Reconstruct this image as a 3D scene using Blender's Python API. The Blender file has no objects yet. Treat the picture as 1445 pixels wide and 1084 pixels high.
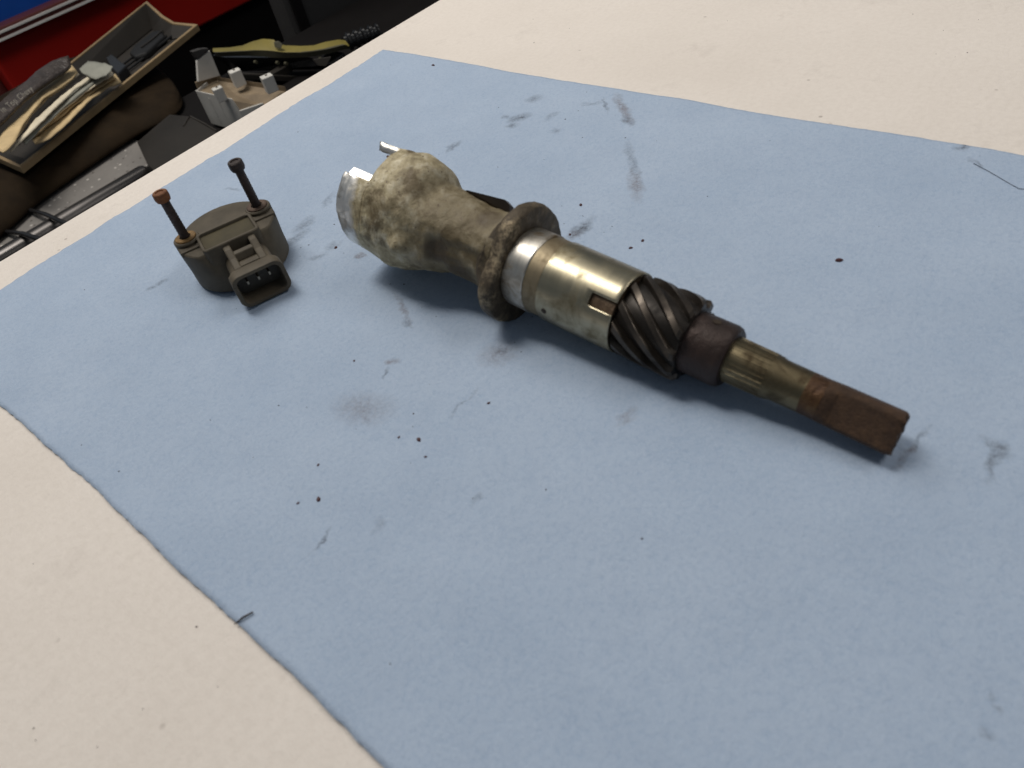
import bpy, bmesh, math, random
from mathutils import Vector, Matrix, noise

SC = bpy.context.scene
COL = SC.collection
R = math.radians
rnd = random.Random(7)

# ------------------------------------------------------------------ camera
F, CX, CY, H = 1043.0, 722.5, 542.0, 0.158
ROT = Matrix(((0.61845533, 0.63514093, -0.46271914),
              (-0.76571825, 0.35474789, -0.53649743),
              (-0.17660284, 0.68611219, 0.70573473)))
cam_d = bpy.data.cameras.new('camera')
cam_d.sensor_width = 36.0
cam_d.lens = F / 1445.0 * 36.0
cam_d.clip_start = 0.01
cam_d.clip_end = 50.0
cam_d.dof.use_dof = True
cam_d.dof.focus_distance = 0.36
cam_d.dof.aperture_fstop = 20.0
cam = bpy.data.objects.new('camera', cam_d)
COL.objects.link(cam)
cam.matrix_world = Matrix.Translation((0, 0, H)) @ ROT.to_4x4()
SC.camera = cam

# ------------------------------------------------------------------ world, lamps, exposure
w = bpy.data.worlds.new('World')
SC.world = w
w.use_nodes = True
bg = w.node_tree.nodes['Background']
bg.inputs[0].default_value = (0.75, 0.86, 1.0, 1)
bg.inputs[1].default_value = 0.20

def lamp(name, loc, target, sx, sy, energy, color, spread=180):
    d = bpy.data.lights.new(name, 'AREA')
    d.shape = 'RECTANGLE'
    d.size, d.size_y = sx, sy
    d.energy = energy
    d.color = color
    d.spread = R(spread)
    o = bpy.data.objects.new(name, d)
    COL.objects.link(o)
    o.location = loc
    o.rotation_euler = (Vector(target) - Vector(loc)).to_track_quat('-Z', 'Y').to_euler()
    return o

lamp('ceiling_or_fill_light', (0.22, 0.80, 1.35), (0.18, 0.3, 0), 0.42, 0.55, 8.0, (1.0, 0.95, 0.88))
lamp('ceiling_or_fill_light', (0.1, 1.05, 1.9), (0.35, 1.1, -0.2), 1.2, 0.3, 9.0, (1.0, 0.95, 0.88), 100)  # unseen fill lamp added to brighten the background
lamp('ceiling_or_fill_light', (0.50, 1.05, 0.90), (0.28, 0.36, 0), 1.1, 0.4, 2.6, (1.0, 0.95, 0.88), 120)
lamp('ceiling_or_fill_light', (0.70, -0.50, 1.1), (0.22, -0.02, 0), 0.8, 0.25, 1.2, (1.0, 0.95, 0.89), 75)

SC.view_settings.view_transform = 'Standard'
SC.view_settings.look = 'None'
SC.view_settings.gamma = 1.0
SC.view_settings.use_curve_mapping = False
SC.view_settings.exposure = -0.47
SC.render.filter_size = 1.7

# ------------------------------------------------------------------ pixel -> place
def ray(px, py):
    return ROT @ Vector((px - CX, -(py - CY), -F))

def at(px, py, z=0.0):
    r = ray(px, py)
    return Vector((0, 0, H)) + r * ((z - H) / r.z)

def aty(px, py, y):
    r = ray(px, py)
    return Vector((0, 0, H)) + r * (y / r.y)

# ------------------------------------------------------------------ object helpers
def root_loc(o):
    while o.parent:
        o = o.parent
    return Vector(o.location)

def mesh_obj(name, verts, faces, mat, parent=None, loc=None, smooth=40, solid=0.0, offset=-1.0, bevel=0.0, subd=0):
    """verts in world metres"""
    if parent is not None:
        base = root_loc(parent)
    else:
        base = Vector(loc) if loc is not None else Vector((0, 0, 0))
    me = bpy.data.meshes.new(name)
    me.from_pydata([tuple(Vector(v) - base) for v in verts], [], faces)
    bm = bmesh.new()
    bm.from_mesh(me)
    bmesh.ops.recalc_face_normals(bm, faces=bm.faces)
    bm.to_mesh(me)
    bm.free()
    me.update()
    o = bpy.data.objects.new(name, me)
    COL.objects.link(o)
    if parent is not None:
        o.parent = parent
    else:
        o.location = base
    if mat:
        me.materials.append(mat)
    if smooth:
        for p in me.polygons:
            p.use_smooth = True
        me.set_sharp_from_angle(angle=R(smooth))
    if solid:
        m = o.modifiers.new('solid', 'SOLIDIFY')
        m.thickness = solid
        m.offset = offset
    if bevel:
        m = o.modifiers.new('bevel', 'BEVEL')
        m.width = bevel
        m.segments = 2
        m.limit_method = 'ANGLE'
        m.angle_limit = R(35)
    if subd:
        m = o.modifiers.new('subd', 'SUBSURF')
        m.levels = m.render_levels = subd
    return o

def empty(name, loc):
    o = bpy.data.objects.new(name, None)
    COL.objects.link(o)
    o.location = loc
    o.empty_display_size = 0.01
    return o

def tag(o, label=None, cat=None, group=None, kind=None):
    if label: o['label'] = label
    if cat: o['category'] = cat
    if group: o['group'] = group
    if kind: o['kind'] = kind
    return o

class MB:
    def __init__(self): self.v, self.f = [], []
    def add(self, v, f):
        n = len(self.v)
        self.v += [Vector(a) for a in v]
        self.f += [tuple(i + n for i in q) for q in f]
        return self
    def box(self, c, sx, sy, sz, M=None):
        M = M or Matrix.Identity(3)
        v = [Vector(c) + M @ Vector((x * sx / 2, y * sy / 2, z * sz / 2)) for x in (-1, 1) for y in (-1, 1) for z in (-1, 1)]
        return self.add(v, [(0, 1, 3, 2), (4, 6, 7, 5), (0, 4, 5, 1), (2, 3, 7, 6), (0, 2, 6, 4), (1, 5, 7, 3)])
    def prism(self, pts, vec):
        n = len(pts)
        v = [Vector(p) for p in pts] + [Vector(p) + Vector(vec) for p in pts]
        f = [tuple(range(n)), tuple(range(2 * n - 1, n - 1, -1))]
        f += [(i, (i + 1) % n, n + (i + 1) % n, n + i) for i in range(n)]
        return self.add(v, f)
    def rings(self, rings, close=True, cap=True):
        n = len(rings[0])
        v = [p for r in rings for p in r]
        f = []
        for k in range(len(rings) - 1):
            for i in range(n if close else n - 1):
                j = (i + 1) % n
                f.append((k * n + i, k * n + j, (k + 1) * n + j, (k + 1) * n + i))
        if cap:
            f.append(tuple(range(n)))
            f.append(tuple((len(rings) - 1) * n + i for i in range(n - 1, -1, -1)))
        return self.add(v, f)
    def tube(self, pts, r, n=12, cap=True):
        pts = [Vector(p) for p in pts]
        rs = r if isinstance(r, (list, tuple)) else [r] * len(pts)
        rings = []
        up = Vector((0.13, 0.21, 1)).normalized()
        for i, p in enumerate(pts):
            t = (pts[min(i + 1, len(pts) - 1)] - pts[max(i - 1, 0)]).normalized()
            a = t.cross(up)
            if a.length < 0.05: a = t.cross(Vector((1, 0, 0.1)))
            a.normalize()
            b = t.cross(a)
            rings.append([p + (a * math.cos(2 * math.pi * k / n) + b * math.sin(2 * math.pi * k / n)) * rs[i] for k in range(n)])
        return self.rings(rings, True, cap)
    def build(self, name, mat, parent=None, **kw):
        return mesh_obj(name, self.v, self.f, mat, parent, **kw)

# axis frame of the drive assembly
P0 = Vector((0.13483, 0.156, 0.01985))
D = Vector((-0.0200, -1.0, -0.0885)).normalized()
E1 = (Vector((0, 0, 1)) - D * D.z).normalized()
E2 = D.cross(E1)

def ax(s, r, th):
    """s, r in mm; th in degrees from up, turning towards the open table side"""
    a = R(th)
    return P0 + D * (s / 1000) + (E1 * math.cos(a) + E2 * math.sin(a)) * (r / 1000)

# ------------------------------------------------------------------ materials
class NT:
    def __init__(self, name):
        self.m = bpy.data.materials.new(name)
        self.m.use_nodes = True
        self.t = self.m.node_tree
        self.b = self.t.nodes['Principled BSDF']
        self.co = self.t.nodes.new('ShaderNodeTexCoord').outputs['Object']
    def n(self, typ, **props):
        x = self.t.nodes.new(typ)
        for k, v in props.items(): setattr(x, k, v)
        return x
    def l(self, a, b): self.t.links.new(a, b)
    def noise(self, scale, detail=4, rough=0.6, vec=None, dist=0.0):
        x = self.n('ShaderNodeTexNoise')
        x.inputs['Scale'].default_value = scale
        x.inputs['Detail'].default_value = detail
        x.inputs['Roughness'].default_value = rough
        x.inputs['Distortion'].default_value = dist
        self.l(vec or self.co, x.inputs['Vector'])
        return x.outputs['Fac']
    def ramp(self, fac, stops):
        x = self.n('ShaderNodeValToRGB')
        e = x.color_ramp.elements
        while len(e) < len(stops): e.new(0.5)
        for k, (p, c) in enumerate(stops):
            e[k].position = p
            e[k].color = (c, c, c, 1) if not hasattr(c, '__len__') else (*c, 1)
        self.l(fac, x.inputs[0])
        return x.outputs['Color']
    def mix(self, fac, a, b, mode='MIX'):
        x = self.n('ShaderNodeMix', data_type='RGBA', blend_type=mode)
        for s, v in ((x.inputs[0], fac), (x.inputs[6], a), (x.inputs[7], b)):
            if hasattr(v, 'is_linked') or hasattr(v, 'links'): self.l(v, s)
            elif hasattr(v, '__len__'): s.default_value = (*v, 1)
            else: s.default_value = v
        return x.outputs[2]
    def math(self, op, a, b=None, clamp=False):
        x = self.n('ShaderNodeMath', operation=op, use_clamp=clamp)
        for s, v in ((x.inputs[0], a), (x.inputs[1], b)):
            if v is None: continue
            if hasattr(v, 'links'): self.l(v, s)
            else: s.default_value = v
        return x.outputs[0]
    def mapping(self, loc=(0, 0, 0), rot=(0, 0, 0), scale=(1, 1, 1), typ='POINT', vec=None):
        x = self.n('ShaderNodeMapping', vector_type=typ)
        x.inputs['Location'].default_value = loc
        x.inputs['Rotation'].default_value = rot
        x.inputs['Scale'].default_value = scale
        self.l(vec or self.co, x.inputs['Vector'])
        return x.outputs[0]
    def bump(self, h, strength=0.5, dist=0.001, chain=None):
        x = self.n('ShaderNodeBump')
        x.inputs['Strength'].default_value = strength
        x.inputs['Distance'].default_value = dist
        self.l(h, x.inputs['Height'])
        if chain: self.l(chain, x.inputs['Normal'])
        self.l(x.outputs[0], self.b.inputs['Normal'])
        return x.outputs[0]
    def set(self, color=None, rough=None, metal=None, **kw):
        for key, v in (('Base Color', color), ('Roughness', rough), ('Metallic', metal)):
            if v is None: continue
            s = self.b.inputs[key]
            if hasattr(v, 'links'): self.l(v, s)
            elif hasattr(v, '__len__'): s.default_value = (*v, 1)
            else: s.default_value = v
        for k, v in kw.items():
            self.b.inputs[k.replace('_', ' ')].default_value = v
        return self.m

def simple(name, color, rough=0.5, metal=0.0, var=0.35, scale=120, bump=0.15, bdist=0.0004, spec=0.5):
    t = NT(name)
    f = t.noise(scale, 5)
    f2 = t.noise(scale * 0.13, 3)
    lo = tuple(c * (1 - var) for c in color)
    hi = tuple(min(1, c * (1 + var)) for c in color)
    c = t.ramp(t.math('ADD', t.math('MULTIPLY', f, 0.5), t.math('MULTIPLY', f2, 0.5)), [(0.32, lo), (0.68, hi)])
    rg = t.ramp(f2, [(0.3, max(0.02, rough - 0.1)), (0.7, min(1, rough + 0.1))])
    t.bump(f, bump, bdist)
    return t.set(c, rg, metal, Specular_IOR_Level=spec)

def mat_cast():
    t = NT('cast_aluminium')
    big = t.noise(75, 5, 0.62, dist=0.4)
    mid = t.noise(260, 5, 0.65)
    fine = t.noise(1500, 4, 0.7)
    base = t.ramp(mid, [(0.30, (0.20, 0.16, 0.085)), (0.50, (0.44, 0.375, 0.235)), (0.70, (0.70, 0.64, 0.49))])
    grime = t.ramp(big, [(0.47, 0.0), (0.60, 0.9)])
    c = t.mix(grime, base, (0.10, 0.070, 0.030))
    # oil-darkened towards the flange end
    sx = t.n('ShaderNodeSeparateXYZ')
    t.l(t.co, sx.inputs[0])
    along = t.math('ADD', sx.outputs[1], t.math('MULTIPLY', t.math('SUBTRACT', big, 0.5), 0.05))
    oil = t.ramp(t.math('MULTIPLY', t.math('ADD', along, 0.02), 10), [(0.28, 1.0), (0.46, 0.0)])
    c = t.mix(t.math('MULTIPLY', oil, 0.72), c, (0.085, 0.062, 0.028))
    for (ps, pth, pr, pa) in ((-5.5, 76, 6.5, 0.85), (-24, 92, 3.5, 0.7), (-17.5, 93, 3.0, 0.8), (3, 110, 9, 0.6), (-30, -10, 5, 0.4), (8, 0, 6, 0.6)):
        pp = ax(ps, 14.5, pth) - Vector((P0.x, P0.y, 0))
        gm = t.mapping(loc=tuple(pp), scale=(pr / 1000,) * 3, typ='TEXTURE')
        gs = t.n('ShaderNodeTexGradient', gradient_type='SPHERICAL')
        t.l(gm, gs.inputs[0])
        sh_ = t.ramp(t.math('ADD', gs.outputs['Fac'], t.math('MULTIPLY', t.math('SUBTRACT', mid, 0.5), 0.5)), [(0.12, 0.0), (0.42, 1.0)])
        gate_ = t.ramp(gs.outputs['Fac'], [(0.0, 0.0), (0.15, 1.0)])
        c = t.mix(t.math('MULTIPLY', t.math('MULTIPLY', sh_, gate_), pa), c, (0.055, 0.036, 0.018))
    pits = t.ramp(t.noise(700, 2), [(0.29, 1.0), (0.34, 0.0)])
    c = t.mix(t.math('MULTIPLY', pits, 0.7), c, (0.06, 0.03, 0.015))
    bare = t.ramp(t.math('MULTIPLY', t.math('ADD', sx.outputs[1], t.math('MULTIPLY', t.math('SUBTRACT', big, 0.5), 0.022)), 10), [(0.395, 0.0), (0.435, 1.0)])
    keep = t.math('SUBTRACT', 1.0, t.math('MULTIPLY', bare, 0.93))
    for h_, st_, d_ in ((mid, 0.6, 0.0010), (fine, 0.35, 0.0003)):
        bn_ = t.bump(h_, st_, d_, None if h_ is mid else bn_)
        t.l(t.math('MULTIPLY', keep, st_), bn_.node.inputs['Strength'])
    scr = t.noise(500, 4, 0.6, vec=t.mapping(scale=(0.08, 1, 0.08)))
    silver = t.mix(t.ramp(mid, [(0.55, 0.0), (0.75, 0.8)]), (0.80, 0.78, 0.74), (0.25, 0.21, 0.15))
    c = t.mix(bare, c, silver)
    met = t.math('ADD', t.math('MULTIPLY', bare, 0.8), 0.12)
    rg = t.mix(bare, t.ramp(mid, [(0.3, 0.5), (0.7, 0.78)]), t.ramp(scr, [(0.3, 0.28), (0.7, 0.5)]))
    return t.set(c, rg, met)

def mat_machined(name, col, dirt, rough=0.25, dirt_amt=0.5, axis_rot=None, streak=0.35, metal=1.0):
    t = NT(name)
    v = t.mapping(scale=(1, 0.03, 1))
    st = t.noise(900, 3, 0.6, vec=t.mapping(scale=(0.05, 1, 0.05)))
    ax = t.noise(170, 3, 0.6, vec=v)
    big = t.noise(95, 5, 0.65, dist=0.5)
    c = t.mix(t.ramp(ax, [(0.35, 0.0), (0.65, 1.0)]), tuple(k * 0.72 for k in col), col)
    d = t.ramp(big, [(0.46, 0.0), (0.66, dirt_amt)])
    c = t.mix(d, c, dirt)
    r = t.math('ADD', t.math('MULTIPLY', st, streak * 0.5), t.math('ADD', t.math('MULTIPLY', d, 0.3), rough - 0.05))
    b = t.bump(st, 0.10, 0.0002)
    t.bump(t.noise(60, 2), 0.10, 0.002, b)
    return t.set(c, r, metal)

def mat_rust(name, a, b, c3, rough=0.75, metal=0.2, scale=300, patches=()):
    t = NT(name)
    n1 = t.noise(scale, 6, 0.68)
    n2 = t.noise(scale * 0.22, 4, 0.6, dist=0.5)
    c = t.ramp(n1, [(0.3, a), (0.55, b), (0.75, c3)])
    c = t.mix(t.ramp(n2, [(0.45, 0.0), (0.7, 0.75)]), c, tuple(k * 0.45 for k in a))
    for (ps, pr_, pth, rad) in patches:    # pale crusts of corrosion
        gm = t.mapping(loc=tuple(ax(ps, pr_, pth) - Vector((P0.x, P0.y, 0))), scale=(rad / 1000,) * 3, typ='TEXTURE')
        gs = t.n('ShaderNodeTexGradient', gradient_type='SPHERICAL')
        t.l(gm, gs.inputs[0])
        k_ = t.math('MULTIPLY', gs.outputs['Fac'], t.ramp(t.noise(520, 5, 0.7), [(0.42, 0.0), (0.62, 1.6)]), True)
        c = t.mix(k_, c, (0.34, 0.27, 0.17))
    b1 = t.bump(n1, 0.6, 0.0007)
    t.bump(t.noise(scale * 4, 3), 0.4, 0.0003, b1)
    return t.set(c, rough, metal)

M = {}
M['cast'] = mat_cast()
M['cup'] = mat_machined('bare_machined_aluminium', (0.80, 0.78, 0.74), (0.22, 0.18, 0.12), 0.36, 0.6)
M['cut'] = simple('bright_cut_aluminium', (0.90, 0.88, 0.86), 0.38, 0.75, 0.06, 200, 0.1)
M['journal'] = mat_machined('machined_silver', (0.62, 0.59, 0.53), (0.13, 0.085, 0.04), 0.33, 0.95)
M['sleeve'] = mat_machined('oil_stained_steel_sleeve', (0.43, 0.385, 0.275), (0.15, 0.12, 0.065), 0.30, 0.85)
M['groove'] = mat_machined('dull_groove_steel', (0.28, 0.23, 0.15), (0.10, 0.07, 0.035), 0.45, 0.6, metal=0.8)
M['shaft'] = mat_machined('oily_shaft_steel', (0.20, 0.165, 0.10), (0.04, 0.027, 0.015), 0.33, 0.85, metal=0.95)
M['gear'] = mat_machined('dark_gear_steel', (0.026, 0.021, 0.017), (0.007, 0.005, 0.004), 0.33, 0.8, metal=0.6)
M['tooth'] = mat_machined('worn_tooth_steel', (0.075, 0.062, 0.050), (0.014, 0.010, 0.008), 0.28, 0.9, metal=0.75)
M['collar'] = mat_rust('rusty_collar', (0.028, 0.017, 0.014), (0.042, 0.025, 0.020), (0.06, 0.038, 0.03), 0.5, 0.4, 150)
M['tang'] = mat_rust('rusty_tang', (0.040, 0.019, 0.009), (0.062, 0.031, 0.014), (0.10, 0.052, 0.024), 0.75, 0.2, 420)
M['flange'] = mat_rust('rusty_flange', (0.045, 0.033, 0.020), (0.085, 0.064, 0.040), (0.20, 0.15, 0.09), 0.6, 0.35, 320, ((19.5, 16, 48, 8.0), (20, 17, 12, 4.5), (18, 17, 95, 5.0), (20, 19, 130, 3.5)))
M['clip'] = simple('dark_clip_steel', (0.035, 0.026, 0.02), 0.45, 0.6)
M['hole'] = simple('painted_hole_shade', (0.035, 0.022, 0.012), 0.7, 0.2)  # dark colour stands for the shade inside holes and slots
M['slot'] = mat_rust('rusty_slot', (0.07, 0.04, 0.022), (0.13, 0.085, 0.05), (0.2, 0.14, 0.09), 0.6, 0.4)
M['plastic'] = simple('dusty_brown_plastic', (0.082, 0.068, 0.048), 0.62, 0.0, 0.38, 150, 0.3, 0.0004, 0.25)
M['plastic_film'] = simple('oily_potting', (0.055, 0.045, 0.022), 0.6, 0.0, 0.35, 160, 0.2, 0.0004, 0.2)
M['plastic_in'] = simple('dark_socket_plastic', (0.05, 0.043, 0.032), 0.6, 0, 0.3, 200)
M['pin'] = simple('tinned_pin', (0.28, 0.25, 0.20), 0.4, 1.0)
M['bolt_rust'] = mat_rust('rust_orange_bolt_head', (0.12, 0.04, 0.014), (0.23, 0.09, 0.03), (0.36, 0.17, 0.07), 0.7, 0.2, 500)
M['bolt_dark'] = mat_rust('dark_bolt', (0.022, 0.015, 0.014), (0.04, 0.026, 0.023), (0.075, 0.048, 0.04), 0.5, 0.4, 500)
M['washer'] = mat_rust('rusty_bush', (0.13, 0.07, 0.022), (0.22, 0.13, 0.045), (0.3, 0.2, 0.08), 0.65, 0.3, 400)
M['washer_dark'] = mat_rust('brown_bush', (0.06, 0.035, 0.024), (0.09, 0.055, 0.036), (0.13, 0.085, 0.06), 0.6, 0.3, 400)
M['grit'] = simple('dark_grit', (0.03, 0.014, 0.016), 0.6)
M['hair'] = simple('grey_hair', (0.12, 0.14, 0.18), 0.7)
M['flake'] = simple('rust_flake_material', (0.055, 0.014, 0.016), 0.6)

def mat_table():
    t = NT('white_fibre_mat')
    f1 = t.noise(420, 5, 0.7)
    f2 = t.noise(1600, 4, 0.7)
    f3 = t.noise(9, 3)
    c = t.ramp(f3, [(0.3, (0.70, 0.64, 0.58)), (0.7, (0.77, 0.71, 0.65))])
    c = t.mix(t.math('MULTIPLY', t.ramp(f1, [(0.36, 1.0), (0.6, 0.0)]), 0.16), c, (0.50, 0.44, 0.38))
    sp = t.n('ShaderNodeTexVoronoi')
    sp.inputs['Scale'].default_value = 75
    t.l(t.co, sp.inputs['Vector'])
    spk = t.ramp(sp.outputs['Distance'], [(0.035, 1.0), (0.075, 0.0)])
    gate = t.ramp(t.noise(31, 2), [(0.54, 0.0), (0.62, 0.45)])
    c = t.mix(t.math('MULTIPLY', spk, gate), c, (0.16, 0.12, 0.10))
    smudge = t.ramp(t.noise(36, 6, 0.75), [(0.56, 0.0), (0.80, 0.28)])
    c = t.mix(smudge, c, (0.34, 0.29, 0.25))
    b = t.bump(f1, 0.26, 0.0012)
    t.bump(f2, 0.3, 0.0005, b)
    return t.set(c, 0.92, 0, Specular_IOR_Level=0.15)
M['table'] = mat_table()

TOWEL_BASE = Vector((0.0042, -0.10, 0.0))
STAINS = [  # px, py, half length px, half width px, direction deg in the picture, strength, brown?
    (733, 169, 13, 4, -22, .75, 0), (722, 180, 9, 2.5, -15, .6, 0), (755, 143, 9, 4, -30, .5, 0), (716, 168, 5, 2, 10, .5, 0),
    (784, 187, 8, 3, -12, .4, 0), (778, 168, 10, 3, -30, .35, 0), (854, 152, 9, 3, 70, .55, 0), (835, 150, 13, 2, -8, .35, 0),
    (880, 156, 20, 6, 62, .6, 1), (886, 172, 9, 4, 50, .45, 0), (892, 228, 24, 6, 75, .42, 0), (897, 263, 20, 9, 80, .5, 1),
    (641, 210, 11, 3, -45, .6, 0), (820, 328, 20, 6, -42, .75, 0), (812, 336, 9, 5, -35, .5, 1), (1272, 650, 14, 4, -60, .4, 1),
    (1282, 637, 11, 6, -48, .65, 1), (1300, 622, 14, 4, -52, .45, 0), (1400, 655, 24, 8, -75, .65, 0), (1407, 636, 16, 6, 40, .6, 0),
    (1394, 632, 18, 4, 40, .4, 0), (1395, 1034, 10, 5, 20, .45, 0), (1411, 1009, 8, 4, 60, .45, 0), (1402, 990, 8, 4, 60, .3, 0),
    (515, 580, 34, 18, 10, .34, 1), (518, 594, 12, 8, 60, .35, 1), (556, 515, 7, 5, 20, .6, 1), (545, 532, 7, 2, -55, .6, 0),
    (706, 500, 26, 14, -20, .38, 1), (708, 498, 6, 5, 0, .6, 0), (672, 705, 9, 4, -50, .35, 0), (457, 765, 18, 1.8, -52, .6, 0),
    (655, 570, 24, 1.6, -50, .32, 0), (645, 580, 9, 1.8, -50, .4, 0), (535, 745, 6, 14, 0, .22, 0), (570, 440, 22, 4, 65, .45, 1),
    (575, 460, 6, 3, 40, .5, 0), (885, 590, 14, 7, -40, .4, 1), (1355, 214, 7, 5, 20, .6, 0), (1375, 236, 12, 2, 33, .4, 0),
    (430, 320, 16, 5, -40, .45, 0), (420, 338, 18, 4, -35, .5, 0), (470, 350, 12, 4, -30, .45, 0), (228, 402, 9, 2.5, -35, .5, 0),
    (215, 410, 6, 2, -20, .45, 0), (450, 365, 14, 3, -15, .4, 0), (508, 363, 6, 3, 10, .8, 1), (330, 270, 10, 1.5, 0, .4, 0), (465, 285, 5, 8, 0, .35, 0)]

def mat_towel():
    t = NT('blue_paper_towel')
    f1 = t.noise(700, 5, 0.7)
    f2 = t.noise(2600, 3, 0.7)
    f3 = t.noise(22, 4, 0.6)
    f4 = t.noise(110, 4, 0.65)
    c = t.ramp(f3, [(0.3, (0.34, 0.42, 0.54)), (0.7, (0.39, 0.468, 0.585))])
    c = t.mix(t.math('MULTIPLY', t.ramp(f4, [(0.4, 0.0), (0.7, 1.0)]), 0.22), c, (0.40, 0.49, 0.61))
    c = t.mix(t.math('MULTIPLY', t.ramp(f1, [(0.3, 1.0), (0.55, 0.0)]), 0.38), c, (0.23, 0.32, 0.46))
    c = t.mix(t.math('MULTIPLY', t.ramp(f2, [(0.52, 0.0), (0.72, 1.0)]), 0.38), c, (0.56, 0.64, 0.74))
    # soaked-in grease and rust smudges, each at its own place on the sheet
    wob = t.n('ShaderNodeTexNoise')
    wob.inputs['Scale'].default_value = 260
    wob.inputs['Detail'].default_value = 4
    t.l(t.co, wob.inputs['Vector'])
    wv = t.n('ShaderNodeVectorMath', operation='MULTIPLY_ADD')
    t.l(wob.outputs['Color'], wv.inputs[0])
    wv.inputs[1].default_value = (0.006, 0.006, 0)
    t.l(t.co, wv.inputs[2])
    wv2 = t.n('ShaderNodeVectorMath', operation='ADD')
    t.l(wv.outputs[0], wv2.inputs[0])
    wv2.inputs[1].default_value = (-0.003, -0.003, 0)
    fl = t.n('ShaderNodeVectorMath', operation='MULTIPLY')
    t.l(wv2.outputs[0], fl.inputs[0])
    fl.inputs[1].default_value = (1, 1, 0)
    breakup = t.ramp(t.noise(900, 4, 0.75), [(0.36, 0.3), (0.64, 1.0)])
    acc = {0: None, 1: None}
    for (px, py, a, b, ang, s, br) in STAINS:
        p = at(px, py)
        u = at(px + a * math.cos(R(ang)), py + a * math.sin(R(ang))) - p
        q = at(px - b * math.sin(R(ang)), py + b * math.cos(R(ang))) - p
        la, lb = u.length * 1.5, max(q.length * 1.5, 0.0005)
        mp = t.mapping(loc=(p.x - TOWEL_BASE.x, p.y - TOWEL_BASE.y, 0), rot=(0, 0, math.atan2(u.y, u.x)), scale=(la, lb, 1), typ='TEXTURE', vec=fl.outputs[0])
        g = t.n('ShaderNodeTexGradient', gradient_type='SPHERICAL')
        t.l(mp, g.inputs[0])
        v = t.math('MULTIPLY', g.outputs['Fac'], s * 1.5)
        acc[br] = v if acc[br] is None else t.math('MAXIMUM', acc[br], v)
    c = t.mix(t.math('MULTIPLY', acc[1], breakup, True), c, (0.14, 0.10, 0.085))
    c = t.mix(t.math('MULTIPLY', acc[0], breakup, True), c, (0.085, 0.095, 0.115))
    b1 = t.bump(f4, 0.25, 0.0012)
    b2 = t.bump(f1, 0.5, 0.0006, b1)
    t.bump(f2, 0.3, 0.0003, b2)
    return t.set(c, 0.95, 0, Specular_IOR_Level=0.1)
M['towel'] = mat_towel()

# background materials
M['brown'] = simple('dark_brown_vinyl', (0.018, 0.0115, 0.006), 0.75, 0, 0.5, 45, 0.15, 0.001, 0.1)
M['tray_in'] = simple('charcoal_tray_plastic', (0.035, 0.031, 0.027), 0.6, 0, 0.15, 40, 0.05, 0.0005, 0.25)
M['tray_dark'] = simple('black_tray_plastic', (0.014, 0.014, 0.0145), 0.5, 0, 0.2, 60, spec=0.3)
M['tan'] = simple('tan_trim_plastic', (0.27, 0.19, 0.10), 0.5, 0, 0.2, 60, 0.1)
M['red'] = simple('red_enamel', (0.36, 0.012, 0.007), 0.5, 0, 0.10, 12, 0.02, spec=0.3)
M['maroon'] = simple('maroon_rail_plastic', (0.10, 0.025, 0.022), 0.4, 0, 0.15, 30, 0.02)
M['silver_strip'] = simple('silver_strip', (0.85, 0.82, 0.78), 0.4, 0.0, 0.05)
M['black'] = simple('black_painted_steel', (0.007, 0.006, 0.006), 0.75, 0, 0.2, 20, 0.03, spec=0.12)
M['case'] = simple('charcoal_moulded_plastic', (0.044, 0.042, 0.041), 0.7, 0, 0.12, 30, 0.05, spec=0.2)
M['blue'] = simple('blue_plastic', (0.010, 0.13, 0.62), 0.4, 0, 0.1, 20)
M['white'] = simple('dirty_white_plastic', (0.56, 0.54, 0.50), 0.5, 0, 0.18, 45, 0.05)
M['dirtytan'] = simple('dirty_tan_plastic', (0.20, 0.15, 0.095), 0.6, 0, 0.35, 55, 0.1)
M['olive'] = simple('olive_yellow_plastic', (0.185, 0.15, 0.035), 0.5, 0, 0.2, 40, 0.1)
M['olive_edge'] = simple('grey_olive_edge', (0.075, 0.07, 0.045), 0.35, 0, 0.3, 50)
M['hose'] = simple('black_corrugated_hose', (0.012, 0.012, 0.013), 0.2, 0, 0.2, 60)
M['smoke'] = simple('smoked_dark_plastic', (0.022, 0.019, 0.016), 0.5, 0, 0.2, 30, spec=0.25)
M['tube'] = simple('black_chrome_tube', (0.075, 0.070, 0.068), 0.3, 0.8, 0.2, 40, 0.02)
M['paper'] = simple('tan_kraft_paper', (0.55, 0.41, 0.22), 0.8, 0, 0.22, 70, 0.3, 0.001)
M['paper_white'] = simple('cream_paper', (0.68, 0.60, 0.45), 0.7, 0, 0.2, 60, 0.2, 0.001)
M['paper_grey'] = simple('grey_green_card', (0.26, 0.26, 0.22), 0.7, 0, 0.15, 60)
M['vinyl'] = simple('crinkled_black_vinyl', (0.055, 0.043, 0.037), 0.35, 0, 0.5, 90, 0.8, 0.004)
M['print'] = simple('pale_print', (0.38, 0.35, 0.30), 0.6, 0, 0.1)

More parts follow.
